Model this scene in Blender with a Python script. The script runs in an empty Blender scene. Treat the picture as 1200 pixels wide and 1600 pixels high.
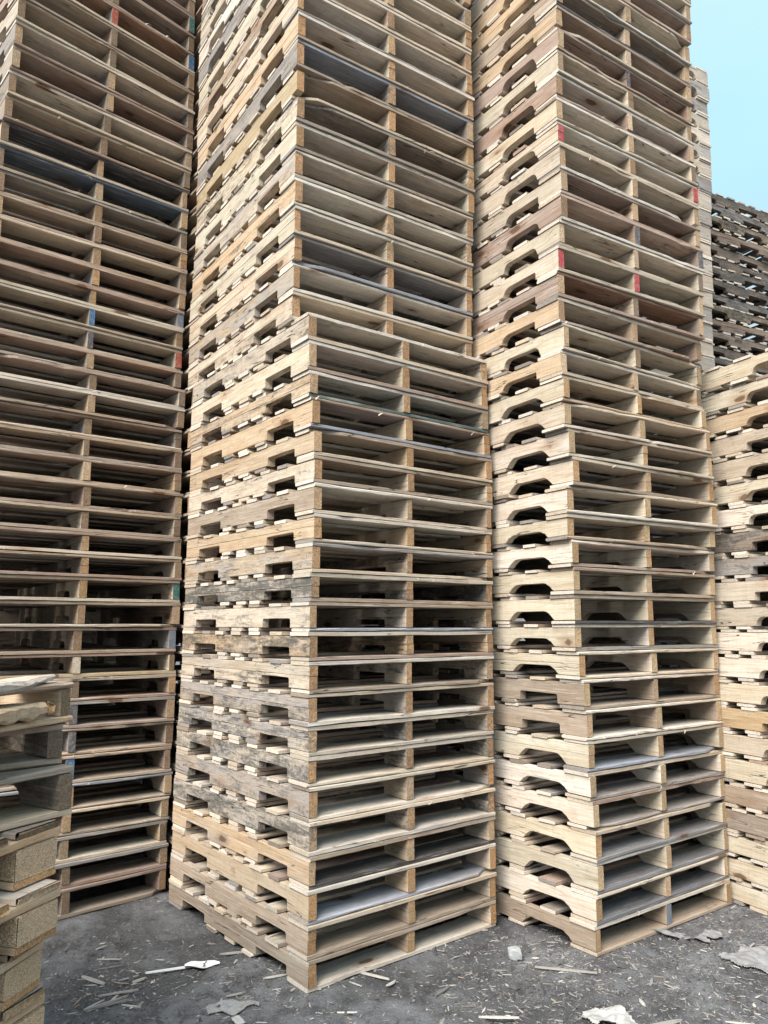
import bpy, math, random
import numpy as np

# ---------------------------------------------------------------- camera, sky, sun, exposure
S = bpy.context.scene
COL = S.collection
cam_d = bpy.data.cameras.new('camera'); cam = bpy.data.objects.new('camera', cam_d); COL.objects.link(cam)
S.camera = cam
cam.location = (0, 0, 1.339)
cam.rotation_euler = (math.radians(90 + 8.41), 0, 0)
cam_d.sensor_fit = 'VERTICAL'; cam_d.sensor_height = 36.0
cam_d.lens = 1198.5 / 1600 * 36.0
cam_d.clip_start = 0.05; cam_d.clip_end = 3000

SUN_EL, SUN_AZ = 46, 210          # the light comes from behind the camera's left shoulder
W = bpy.data.worlds.new('World'); S.world = W; W.use_nodes = True
wn, wl = W.node_tree.nodes, W.node_tree.links
sky = wn.new('ShaderNodeTexSky'); sky.sky_type = 'NISHITA'; sky.sun_disc = False
sky.sun_elevation = math.radians(SUN_EL); sky.sun_rotation = math.radians(SUN_AZ)
sky.air_density = 1.0; sky.dust_density = 2.5; sky.ozone_density = 1.0; sky.altitude = 100
# thin high cloud over the blue: a soft veil, a little brighter towards the horizon
cn_ = wn.new('ShaderNodeTexCoord'); no_ = wn.new('ShaderNodeTexNoise'); no_.inputs['Scale'].default_value = 1.6; no_.inputs['Detail'].default_value = 5
mp_ = wn.new('ShaderNodeMapping'); mp_.inputs['Scale'].default_value = (1, 1, 2.6); wl.new(cn_.outputs['Generated'], mp_.inputs[0]); wl.new(mp_.outputs[0], no_.inputs['Vector'])
rg_ = wn.new('ShaderNodeMapRange'); wl.new(no_.outputs['Fac'], rg_.inputs[0]); rg_.inputs[1].default_value = .3; rg_.inputs[2].default_value = .75; rg_.inputs[3].default_value = .62; rg_.inputs[4].default_value = .86
mx_ = wn.new('ShaderNodeMix'); mx_.data_type = 'RGBA'; wl.new(rg_.outputs[0], mx_.inputs[0]); wl.new(sky.outputs[0], mx_.inputs[6]); # overcast luminance: brighter overhead than at the horizon, and more turquoise low down
sx_ = wn.new('ShaderNodeSeparateXYZ'); wl.new(cn_.outputs['Generated'], sx_.inputs[0])
el_ = wn.new('ShaderNodeMapRange'); wl.new(sx_.outputs[2], el_.inputs[0]); el_.inputs[1].default_value = .55; el_.inputs[2].default_value = .95
cc_ = wn.new('ShaderNodeMix'); cc_.data_type = 'RGBA'; wl.new(el_.outputs[0], cc_.inputs[0]); cc_.inputs[6].default_value = (2.65, 4.35, 4.8, 1); cc_.inputs[7].default_value = (3.8, 4.15, 4.5, 1)
hz_ = wn.new('ShaderNodeMapRange'); wl.new(sx_.outputs[2], hz_.inputs[0]); hz_.inputs[1].default_value = .22; hz_.inputs[2].default_value = .48
ch_ = wn.new('ShaderNodeMix'); ch_.data_type = 'RGBA'; wl.new(hz_.outputs[0], ch_.inputs[0]); ch_.inputs[6].default_value = (4.0, 4.0, 4.1, 1); wl.new(cc_.outputs[2], ch_.inputs[7])
wl.new(ch_.outputs[2], mx_.inputs[7])
lu_ = wn.new('ShaderNodeMapRange'); wl.new(sx_.outputs[2], lu_.inputs[0]); lu_.inputs[1].default_value = 0; lu_.inputs[2].default_value = 1; lu_.inputs[3].default_value = .45; lu_.inputs[4].default_value = 1.40
vm_ = wn.new('ShaderNodeVectorMath'); vm_.operation = 'SCALE'; wl.new(mx_.outputs[2], vm_.inputs[0]); wl.new(lu_.outputs[0], vm_.inputs['Scale'])
bg = wn['Background']; wl.new(vm_.outputs[0], bg.inputs[0]); bg.inputs[1].default_value = 0.115
sd = bpy.data.lights.new('sun', 'SUN'); sun = bpy.data.objects.new('sun', sd); COL.objects.link(sun)
sd.energy = 2.8; sd.angle = math.radians(42); sd.color = (1.0, 0.93, 0.86)
_a = math.radians(SUN_AZ); _e = math.radians(SUN_EL)
# direction towards the sun (rotation 0 = +Y, clockwise seen from above)
from mathutils import Vector, Matrix
sdir = Vector((math.sin(_a) * math.cos(_e), math.cos(_a) * math.cos(_e), math.sin(_e)))
sun.rotation_euler = sdir.to_track_quat('Z', 'Y').to_euler()
S.view_settings.view_transform = 'Standard'; S.view_settings.look = 'None'
S.view_settings.gamma = 1.0; S.view_settings.exposure = 1.2
S.cycles.max_bounces = 8; S.cycles.diffuse_bounces = 1

rng = random.Random(7)
PI = math.pi

# ---------------------------------------------------------------- materials
class NT:
    """tiny helper for building node trees"""
    def __init__(s, name):
        s.m = bpy.data.materials.new(name); s.m.use_nodes = True
        s.t = s.m.node_tree; s.n = s.t.nodes; s.l = s.t.links
        s.b = s.n['Principled BSDF']
    def put(s, sock, v):
        if isinstance(v, bpy.types.NodeSocket): s.l.new(v, sock)
        else: sock.default_value = v
    def math(s, op, a, b=0.0, clamp=False):
        n = s.n.new('ShaderNodeMath'); n.operation = op; n.use_clamp = clamp
        s.put(n.inputs[0], a); s.put(n.inputs[1], b); return n.outputs[0]
    def noise(s, vec, scale, detail=3, rough=0.55, dist=0.0):
        n = s.n.new('ShaderNodeTexNoise'); s.put(n.inputs['Vector'], vec)
        n.inputs['Scale'].default_value = scale; n.inputs['Detail'].default_value = detail
        n.inputs['Roughness'].default_value = rough; n.inputs['Distortion'].default_value = dist
        return n.outputs['Fac']
    def mapv(s, vec, sc, loc=(0, 0, 0)):
        n = s.n.new('ShaderNodeMapping'); s.put(n.inputs[0], vec)
        n.inputs['Scale'].default_value = sc; n.inputs['Location'].default_value = loc
        return n.outputs[0]
    def ramp(s, f, lo, hi, a=0.0, b=1.0):
        n = s.n.new('ShaderNodeMapRange'); n.interpolation_type = 'SMOOTHSTEP'
        s.put(n.inputs[0], f); s.put(n.inputs[1], lo); s.put(n.inputs[2], hi)
        s.put(n.inputs[3], a); s.put(n.inputs[4], b); return n.outputs[0]
    def mix(s, f, a, b, mode='MIX'):
        n = s.n.new('ShaderNodeMix'); n.data_type = 'RGBA'; n.blend_type = mode
        s.put(n.inputs[0], f); s.put(n.inputs[6], a); s.put(n.inputs[7], b); return n.outputs[2]
    def attr(s, name):
        n = s.n.new('ShaderNodeAttribute'); n.attribute_name = name; return n
    def bump(s, h, strength, dist):
        n = s.n.new('ShaderNodeBump'); s.put(n.inputs['Height'], h)
        n.inputs['Strength'].default_value = strength; n.inputs['Distance'].default_value = dist
        s.l.new(n.outputs[0], s.b.inputs['Normal'])

def wood_material():
    """sawn softwood: every board carries its own coordinates (wc), colour (tint) and wear (wear)"""
    k = NT('pallet_wood')
    wc = k.attr('wc').outputs['Vector']; tint = k.attr('tint').outputs['Color']
    sep = k.n.new('ShaderNodeSeparateXYZ'); k.l.new(k.attr('wear').outputs['Vector'], sep.inputs[0])
    grey, mould, end = sep.outputs[0], sep.outputs[1], sep.outputs[2]
    grain = k.noise(k.mapv(wc, (1.6, 34, 34)), 1.0, 4, 0.6, 0.9)
    fine = k.noise(k.mapv(wc, (14, 420, 420)), 1.0, 3, 0.65)
    broad = k.noise(k.mapv(wc, (2.2, 9, 9)), 1.0, 4, 0.55, 0.4)
    saw = k.noise(k.mapv(wc, (260, 6, 6)), 1.0, 2, 0.5)
    speck = k.noise(wc, 55, 5, 0.7)
    ring = k.math('PINGPONG', k.math('MULTIPLY', grain, 9.0), 1.0)
    c = k.mix(k.ramp(ring, 0.15, 1.0, 0.0, 0.40), tint, k.mix(1.0, tint, (0.66, 0.57, 0.48, 1), 'MULTIPLY'))
    c = k.mix(k.ramp(broad, 0.45, 0.74, 0.0, 0.42), c, k.mix(1.0, c, (0.74, 0.60, 0.46, 1), 'MULTIPLY'))
    c = k.mix(k.ramp(broad, 0.45, 0.25, 0.0, 0.35), c, (0.62, 0.56, 0.45, 1))
    strk = k.noise(k.mapv(wc, (5, 150, 150), (3, 1, 7)), 1.0, 4, 0.7)
    c = k.mix(k.ramp(strk, 0.54, 0.76, 0.0, 0.60), c, (0.17, 0.14, 0.11, 1))
    c = k.mix(k.ramp(strk, 0.47, 0.28, 0.0, 0.55), c, (0.72, 0.68, 0.60, 1))
    c = k.mix(k.ramp(fine, 0.46, 0.75, 0.0, 0.36), c, (0.15, 0.12, 0.09, 1))
    dust = k.noise(wc, 17, 5, 0.7, 0.5)
    c = k.mix(k.ramp(dust, 0.52, 0.76, 0.0, 0.42), c, k.mix(1.0, c, (0.52, 0.49, 0.46, 1), 'MULTIPLY'))
    c = k.mix(k.ramp(saw, 0.5, 0.72, 0.0, 0.13), c, (0.20, 0.165, 0.12, 1))
    # weathering to silver grey, in patches that follow the board
    pat = k.noise(k.mapv(wc, (3.0, 16, 16), (7, 3, 1)), 1.0, 5, 0.62, 0.6)
    g = k.ramp(k.math('ADD', pat, k.math('MULTIPLY', grey, 0.50)), 0.64, 1.02, 0.0, 0.85)
    gcol = k.mix(k.ramp(fine, 0.3, 0.7), (0.46, 0.435, 0.415, 1), (0.225, 0.21, 0.20, 1))
    c = k.mix(g, c, gcol)
    # blue-black mould and dirt in blotches
    mp = k.noise(k.mapv(wc, (6, 30, 30), (2, 9, 4)), 1.0, 8, 0.78, 0.6)
    mf = k.ramp(k.math('ADD', k.math('ADD', mp, k.math('MULTIPLY', speck, 0.35)), k.math('MULTIPLY', mould, 0.34)), 0.82, 1.06, 0.0, 0.85)
    c = k.mix(mf, c, (0.066, 0.068, 0.066, 1))
    # knots
    vo = k.n.new('ShaderNodeTexVoronoi'); vo.inputs['Scale'].default_value = 1.0
    wob = k.n.new('ShaderNodeVectorMath'); wob.operation = 'ADD'
    k.l.new(k.mapv(wc, (3.4, 8.5, 8.5), (5, 2, 8)), wob.inputs[0])
    nn = k.n.new('ShaderNodeTexNoise'); nn.inputs['Scale'].default_value = 30; k.l.new(wc, nn.inputs['Vector'])
    sc = k.n.new('ShaderNodeVectorMath'); sc.operation = 'SCALE'; sc.inputs['Scale'].default_value = 0.10
    k.l.new(nn.outputs['Color'], sc.inputs[0]); k.l.new(sc.outputs[0], wob.inputs[1])
    k.l.new(wob.outputs[0], vo.inputs['Vector'])
    vd = vo.outputs['Distance']
    sepc = k.n.new('ShaderNodeSeparateColor'); k.l.new(vo.outputs['Color'], sepc.inputs[0])
    has = k.math('GREATER_THAN', sepc.outputs[0], 0.62)
    kn = k.math('MULTIPLY', k.ramp(vd, 0.10, 0.16, 1.0, 0.0), has)
    kh = k.math('MULTIPLY', k.ramp(vd, 0.13, 0.34, 0.45, 0.0), has)
    c = k.mix(kh, c, k.mix(1.0, c, (0.60, 0.40, 0.26, 1), 'MULTIPLY'))
    c = k.mix(k.math('MULTIPLY', kn, 0.8), c, (0.10, 0.052, 0.028, 1))
    # drying cracks
    cr = k.noise(k.mapv(wc, (2.4, 42, 42), (1, 5, 3)), 1.0, 2, 0.5, 0.3)
    cd = k.math('ABSOLUTE', k.math('SUBTRACT', cr, 0.5))
    cm = k.ramp(k.noise(k.mapv(wc, (4, 10, 10)), 1.0, 2), 0.56, 0.62)
    crack = k.math('MULTIPLY', k.ramp(cd, 0.004, 0.012, 1.0, 0.0), cm)
    c = k.mix(k.math('MULTIPLY', crack, 0.85), c, (0.035, 0.028, 0.02, 1))
    # end grain: coarser, browner, rough
    eg = k.noise(wc, 190, 4, 0.75); er = k.noise(k.mapv(wc, (1, 1, 1)), 60, 3, 0.6, 1.5)
    ec = k.mix(k.ramp(eg, 0.35, 0.68), k.mix(1.0, tint, (0.98, 0.86, 0.70, 1), 'MULTIPLY'), k.mix(1.0, tint, (0.46, 0.30, 0.19, 1), 'MULTIPLY'))
    ec = k.mix(k.ramp(er, 0.5, 0.62, 0, 0.4), ec, k.mix(1.0, tint, (0.5, 0.34, 0.22, 1), 'MULTIPLY'))
    ec = k.mix(k.math('MULTIPLY', mould, k.ramp(er, 0.4, 0.6, 0, 0.7)), ec, (0.13, 0.12, 0.11, 1))
    c = k.mix(k.math('GREATER_THAN', end, 0.75), c, ec)
    ed = k.mix(k.ramp(eg, 0.42, 0.72), tint, k.mix(1.0, tint, (0.60, 0.54, 0.47, 1), 'MULTIPLY'))
    c = k.mix(k.math('MULTIPLY', k.math('GREATER_THAN', end, 0.75), k.math('LESS_THAN', end, 0.95)), c, ed)
    # paint brushed on some ends
    pc = k.mix(k.ramp(k.math('ADD', k.math('MULTIPLY', eg, .55), k.math('MULTIPLY', er, .55)), 0.52, 0.66, 0, .85), tint, (0.36, 0.28, 0.21, 1))
    painted = k.math('MULTIPLY', k.math('GREATER_THAN', end, 0.25), k.math('LESS_THAN', end, 0.75))
    c = k.mix(painted, c, pc)
    k.l.new(c, k.b.inputs['Base Color'])
    k.b.inputs['Roughness'].default_value = 0.82
    k.b.inputs['Specular IOR Level'].default_value = 0.22
    h = k.math('ADD', k.math('ADD', k.math('MULTIPLY', fine, 0.5), k.math('MULTIPLY', grain, 0.5)), k.math('MULTIPLY', crack, -1.2))
    h = k.math('ADD', h, k.math('MULTIPLY', saw, 0.35))
    h = k.math('ADD', h, k.math('MULTIPLY', k.math('MULTIPLY', eg, end), 1.2))
    k.bump(k.math('ADD', h, k.math('MULTIPLY', strk, 0.6)), 0.75, 0.0032)
    return k.m
WOOD = wood_material()

def chip_block_material():
    k = NT('pressed_chip_block')
    wc = k.attr('wc').outputs['Vector']
    vo = k.n.new('ShaderNodeTexVoronoi'); k.l.new(k.mapv(wc, (200, 330, 330)), vo.inputs['Vector']); vo.inputs['Scale'].default_value = 1.0
    sepc = k.n.new('ShaderNodeSeparateColor'); k.l.new(vo.outputs['Color'], sepc.inputs[0])
    c = k.mix(sepc.outputs[0], (0.80, 0.58, 0.37, 1), (0.54, 0.37, 0.22, 1))
    c = k.mix(k.ramp(sepc.outputs[1], 0.82, 0.95), c, (0.68, 0.58, 0.42, 1))
    c = k.mix(k.ramp(k.noise(wc, 28, 4, 0.7), 0.50, 0.75, 0, 0.45), c, (0.26, 0.21, 0.15, 1))
    c = k.mix(k.ramp(vo.outputs['Distance'], 0.5, 0.85, 0, 0.4), c, (0.16, 0.12, 0.08, 1))
    k.l.new(c, k.b.inputs['Base Color']); k.b.inputs['Roughness'].default_value = 0.9
    k.bump(k.math('ADD', k.math('MULTIPLY', vo.outputs['Distance'], -1.0), k.noise(wc, 90, 3)), 0.9, 0.004)
    return k.m
BLOCK = chip_block_material()

def dirt_material():
    k = NT('damp_grey_dirt')
    tc = k.n.new('ShaderNodeTexCoord').outputs['Object']
    big = k.noise(tc, 1.3, 4, 0.6, 0.4); mid = k.noise(tc, 9, 5, 0.65); fin = k.noise(tc, 75, 5, 0.75); vf = k.noise(tc, 330, 3, 0.7)
    c = k.mix(k.ramp(big, 0.38, 0.60), (0.115, 0.116, 0.120, 1), (0.265, 0.27, 0.28, 1))
    c = k.mix(k.ramp(mid, 0.42, 0.7, 0, 0.75), c, (0.060, 0.057, 0.056, 1))
    c = k.mix(k.ramp(fin, 0.50, 0.72, 0, 0.55), c, (0.30, 0.31, 0.325, 1))
    c = k.mix(k.ramp(vf, 0.52, 0.7, 0, 0.5), c, (0.035, 0.034, 0.034, 1))
    vo = k.n.new('ShaderNodeTexVoronoi'); vo.inputs['Scale'].default_value = 65; k.l.new(tc, vo.inputs['Vector'])
    sepc = k.n.new('ShaderNodeSeparateColor'); k.l.new(vo.outputs['Color'], sepc.inputs[0])
    fl = k.math('MULTIPLY', k.math('GREATER_THAN', sepc.outputs[0], 0.93), k.ramp(vo.outputs['Distance'], 0.18, 0.3, 1, 0))
    c = k.mix(k.math('MULTIPLY', fl, 0.75), c, (0.34, 0.32, 0.29, 1))
    k.l.new(c, k.b.inputs['Base Color']); k.b.inputs['Roughness'].default_value = 0.9
    k.b.inputs['Specular IOR Level'].default_value = 0.25
    h = k.math('ADD', k.math('MULTIPLY', mid, 1.4), k.math('ADD', k.math('MULTIPLY', fin, 0.7), k.math('MULTIPLY', vf, 0.3)))
    k.bump(h, 1.0, 0.026)
    return k.m
DIRT = dirt_material()

def plain(name, col, rough=0.8, attr=None, spot=None, bumps=None, scale=40):
    k = NT(name)
    tc = k.n.new('ShaderNodeTexCoord').outputs['Object']
    base = k.attr(attr).outputs['Color'] if attr else col
    n = k.noise(tc, scale, 4, 0.65)
    c = k.mix(k.ramp(n, 0.45, 0.72, 0, 0.55), base, spot if spot else k.mix(1.0, base, (0.55, 0.52, 0.48, 1), 'MULTIPLY'))
    k.l.new(c, k.b.inputs['Base Color']); k.b.inputs['Roughness'].default_value = rough
    if bumps: k.bump(n, 0.6, bumps)
    return k.m
M_CHIP = plain('wood_chip', None, 0.85, attr='tint', scale=120)
M_LUMP = plain('dirt_lump', (0.075, 0.073, 0.074, 1), 0.95, spot=(0.15, 0.15, 0.155, 1), bumps=0.004, scale=60)
M_RAG = plain('grey_white_plastic_sheet', (0.27, 0.27, 0.27, 1), 0.6, spot=(0.09, 0.088, 0.085, 1), bumps=0.004, scale=48)
M_PAPER = plain('white_paper', (0.42, 0.42, 0.40, 1), 0.7, spot=(0.14, 0.14, 0.13, 1), bumps=0.003, scale=40)
M_PLASTIC = plain('white_plastic', (0.78, 0.79, 0.80, 1), 0.35, spot=(0.55, 0.56, 0.58, 1), scale=30)
M_STONE = plain('pale_grey_stone', (0.36, 0.38, 0.38, 1), 0.85, spot=(0.22, 0.23, 0.22, 1), bumps=0.004, scale=70)

# ---------------------------------------------------------------- mesh buffers
class Buf:
    """collects beams; every vertex carries wc / tint / wear"""
    def __init__(s): s.v = []; s.f = []; s.wc = []; s.t = []; s.w = []
    def add(s, v, f, wc, tint, wear):
        o = len(s.v); s.v += v; s.f += [tuple(i + o for i in q) for q in f]
        s.wc += wc; s.t += [tint] * len(v); s.w += [wear] * len(v)
    def mesh(s, name, mat):
        me = bpy.data.meshes.new(name); me.from_pydata(s.v, [], s.f)
        for nm, data, n in (('wc', s.wc, 3), ('wear', s.w, 3)):
            a = me.attributes.new(nm, 'FLOAT_VECTOR', 'POINT'); a.data.foreach_set('vector', np.array(data, dtype=np.float32).ravel())
        a = me.attributes.new('tint', 'FLOAT_COLOR', 'POINT')
        a.data.foreach_set('color', np.array([(t[0], t[1], t[2], 1.0) for t in s.t], dtype=np.float32).ravel())
        me.materials.append(mat); me.update(); return me

def wobble(r, amp, freqs=(2.5, 7, 17)):
    ps = [(amp * r.uniform(.4, 1) / (i + 1), fq * r.uniform(.7, 1.3), r.uniform(0, 6.28)) for i, fq in enumerate(freqs)]
    return lambda a: sum(A * math.sin(k * a * 6.28 + p) for A, k, p in ps)

def beam(buf, r, L, w, t, frame, tint, wear=(0, 0), stations=None, low=None, ch=0.002, rag=0.0012, bow=None, skew=0.0,
         endcol=None, endflag=1.0, paint=None, taper=None, endrag=0.0012):
    """a sawn timber: a runs along it (0..L), b across (0..w), c up (0..t).
       low(a) lifts the underside (notches); frame maps (a,b,c) to the pallet's space"""
    st = stations if stations else [L * i / 9 for i in range(10)]
    e = [wobble(r, rag) for _ in range(4)]
    ca = wobble(r, ch * .6)
    off = (r.uniform(-50, 50), r.uniform(-50, 50), r.uniform(-50, 50))
    V = []; WC = []
    for a in st:
        lo = low(a) if low else 0.0
        c_ = max(ch + ca(a), 0.0006); z = bow(a) if bow else 0.0
        b0 = max(e[0](a), -rag) ; b1 = w + min(e[1](a), rag)
        if taper: b0, b1 = taper(a, b0, b1)
        t1 = t - abs(e[2](a)) * .5; lo += abs(e[3](a)) * .4
        sk = skew * a
        ring = [(b0 + c_, lo), (b1 - c_, lo), (b1, lo + c_), (b1, t1 - c_), (b1 - c_, t1), (b0 + c_, t1), (b0, t1 - c_), (b0, lo + c_)]
        for (b, c) in ring:
            V.append((a, b + sk, c + z)); WC.append((a + off[0], b + off[1], c + off[2]))
    n = len(st); F = []
    for i in range(n - 1):
        for j in range(8):
            k = (j + 1) % 8
            F.append((i * 8 + j, (i + 1) * 8 + j, (i + 1) * 8 + k, i * 8 + k))
    mir = frame('mirror')
    P = lambda pts: [frame(p) for p in pts]
    fix = (lambda fs: fs) if not mir else (lambda fs: [tuple(reversed(q)) for q in fs])
    buf.add(P(V), fix(F), WC, tint, (wear[0], wear[1], 0.0))
    ec = endcol or tint
    for side, base in ((0, 0), (1, (n - 1) * 8)):
        cap = []; cw = []
        for j in range(8):
            a, b, c = V[base + j]; da = r.uniform(0, endrag)
            cap.append((a - da if side == 0 else a + da, b, c)); cw.append(WC[base + j])
        f = [tuple(range(8))] if side == 0 else [tuple(reversed(range(8)))]
        pt = paint[side] if paint and paint[side] else None
        buf.add(P(cap), fix(f), cw, pt or ec, (wear[0], wear[1], 0.5 if pt else endflag))

def fr(ox, oy, oz, axis):
    """frame for a timber that runs along pallet x or pallet y"""
    if axis == 'x':
        return lambda p: False if p == 'mirror' else (ox + p[0], oy + p[1], oz + p[2])
    return lambda p: True if p == 'mirror' else (ox + p[1], oy + p[0], oz + p[2])

# ---------------------------------------------------------------- notches in a stringer
def notch_stations(L, kind, H, notches=None):
    """returns stations and an underside function for a notched stringer"""
    N = notches or [(0.152, 0.381), (L - 0.381, L - 0.152)]
    d = 0.038 * (H / 0.089) if kind != 'round' else 0.042
    pts = []      # (a, low)
    eps = 0.0008
    for (p, q) in N:
        if kind == 'square':
            pts += [(p - eps, 0), (p, d - .006), (p + .006, d), ((p + q) / 2, d + .001), (q - .006, d), (q, d - .006), (q + eps, 0)]
        elif kind == 'half':      # one side square, the other a wide curve
            pts += [(p - eps, 0), (p, d - .004), (p + .004, d), (q - .045, d), (q - .028, d - .003), (q - .012, d - .012), (q - .003, d - .024), (q, .004), (q + eps, 0)]
        elif kind == 'flare':     # curve that runs out past the opening
            pts += [(p - .030, 0), (p - .022, .006), (p - .008, .020), (p + .004, d - .010), (p + .018, d - .002), (p + .034, d), (q - .034, d), (q - .018, d - .002), (q - .004, d - .010), (q + .008, .020), (q + .022, .006), (q + .030, 0)]
        else:                     # round: rounded arch
            pts += [(p - .004, 0), (p - .002, .010), (p + .004, d - .017), (p + .014, d - .006), (p + .030, d), (q - .030, d), (q - .014, d - .006), (q - .004, d - .017), (q + .002, .010), (q + .004, 0)]
    pts.sort()
    xs = [p[0] for p in pts]; ys = [p[1] for p in pts]
    st = sorted(set([0.0, L] + xs + [L * i / 8 for i in range(1, 8)]))
    s2 = [st[0]]
    for a in st[1:]:
        if a - s2[-1] > 0.0004: s2.append(a)
    return s2, (lambda a: float(np.interp(a, xs, ys, left=0, right=0)))

# ---------------------------------------------------------------- colours of timber
CREAM = (0.61, 0.525, 0.415); POPLAR = (0.65, 0.585, 0.455); PINE = (0.57, 0.445, 0.305); TAN = (0.42, 0.34, 0.265)
PINK = (0.40, 0.30, 0.245); OLD = (0.32, 0.275, 0.23); GREY = (0.34, 0.315, 0.295); BLUE = (0.33, 0.355, 0.41)
DARK = (0.085, 0.085, 0.09); PALE = (0.74, 0.67, 0.58); YELLOW = (0.54, 0.42, 0.26); REDB = (0.31, 0.185, 0.13)
P_RED = (0.46, 0.05, 0.07); P_BLUE = (0.03, 0.16, 0.34); P_GREEN = (0.035, 0.17, 0.16); P_DARK = (0.09, 0.10, 0.12); P_YEL = (0.6, 0.5, 0.1)
P_SLATE = (0.16, 0.21, 0.28); P_RUST = (0.38, 0.08, 0.05); NAVY = (0.075, 0.08, 0.10)
ENDORG = (0.58, 0.425, 0.285)

WARM = (0.68, 0.50, 0.325)
def vary(r, c, a=0.10):
    k = 1 + r.uniform(-a, a) * 1.3; h = r.uniform(-a, a) * .35
    return (max(.01, c[0] * k * (1 + h)), max(.01, c[1] * k), max(.01, c[2] * k * (1 - h)))

def pick(r, table):
    x = r.random() * sum(w for _, w in table)
    for c, w in table:
        x -= w
        if x <= 0: return c
    return table[-1][0]

STYLE = {
 'E': dict(st=[(TAN, 2), (OLD, 2)], bd=[(WARM, 3), (TAN, 3), (PINE, 2), (OLD, 1)], grey=(.0, .2), mould=(0, .6), notch=[('round', 1)], end=[(OLD, 2), (TAN, 1)]),
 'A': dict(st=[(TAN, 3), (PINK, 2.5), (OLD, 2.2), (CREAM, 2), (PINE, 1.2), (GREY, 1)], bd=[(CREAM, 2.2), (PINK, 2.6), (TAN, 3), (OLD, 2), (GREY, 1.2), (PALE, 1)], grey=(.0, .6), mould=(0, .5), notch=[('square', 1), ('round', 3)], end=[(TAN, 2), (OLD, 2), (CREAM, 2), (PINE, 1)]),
 'B': dict(st=[(CREAM, 5), (PINE, 2), (TAN, .7), (GREY, .4), (POPLAR, 3), (PALE, 1)], bd=[(PALE, 3), (CREAM, 4), (TAN, 1.4), (PINK, .6), (GREY, .8)], grey=(.0, .5), mould=(.1, .9), notch=[('square', 5), ('round', 1)], end=[(ENDORG, 4), (PINE, 2), (CREAM, 1)]),
 'C': dict(st=[(CREAM, 5), (PINE, 3), (TAN, 1), (POPLAR, 2)], bd=[(PALE, 2.4), (CREAM, 4), (TAN, 1.6), (PINK, .6), (GREY, .5)], grey=(.1, .7), mould=(.1, .9), notch=[('square', 1)], end=[(ENDORG, 5), (PINE, 2), (CREAM, 1)]),
 'DL': dict(st=[(POPLAR, 6), (CREAM, 3), (PALE, 2.5), (PINE, .4)], bd=[(CREAM, 3), (TAN, 1.6), (PALE, 2), (GREY, 1.4), (PINK, .7)], grey=(0, .22), mould=(-.3, .15), notch=[('flare', 1)], end=[(POPLAR, 3), (PINE, 1.2), (CREAM, 2)]),
 'DU': dict(st=[(CREAM, 3), (PINE, 2.4), (TAN, 2), (PINK, 1.6), (POPLAR, 1.2)], bd=[(PALE, 2.4), (CREAM, 3), (PINK, 1.6), (TAN, 1.6), (GREY, .8)], grey=(0, .4), mould=(-.3, .35), notch=[('half', 2), ('round', 2), ('square', 1)], end=[(PALE, 1), (CREAM, 3), (GREY, .7), (TAN, 1.6)]),
 'F': dict(st=[(POPLAR, 6), (CREAM, 3), (PALE, 2)], bd=[(CREAM, 3), (PALE, 2.6), (TAN, 1.2), (PINK, .8)], grey=(0, .2), mould=(-.4, .1), notch=[('round', 1)], end=[(POPLAR, 3), (PINE, 1)]),
 'G': dict(st=[(PALE, 2), (CREAM, 2), (GREY, 1.4)], bd=[(PALE, 2), (CREAM, 2)], grey=(.3, .9), mould=(-.2, .3), notch=[('round', 1)], end=[(CREAM, 1)]),
 'H': dict(st=[((.19, .17, .155), 2), ((.23, .18, .145), 3), ((.25, .19, .155), 1.5), ((.27, .21, .15), 1)], bd=[((.17, .16, .15), 3), ((.22, .18, .15), 2), (OLD, .6)], grey=(.0, .35), mould=(.5, 1.1), notch=[('square', 2), ('round', 1)], end=[(OLD, 1)]),  # weathered grey-brown timber, darkened further: the stack's shade is put into these colours
}

# ---------------------------------------------------------------- objects
def link(name, me, parent=None, mat=None):
    o = bpy.data.objects.new(name, me); COL.objects.link(o)
    if parent: o.parent = parent
    return o
def root(name, loc, rz, label, cat, group=None):
    o = bpy.data.objects.new(name, None); COL.objects.link(o)
    o.empty_display_size = 0.1; o.location = loc; o.rotation_euler = (0, 0, rz)
    o['label'] = label; o['category'] = cat
    if group: o['group'] = group
    return o

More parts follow.
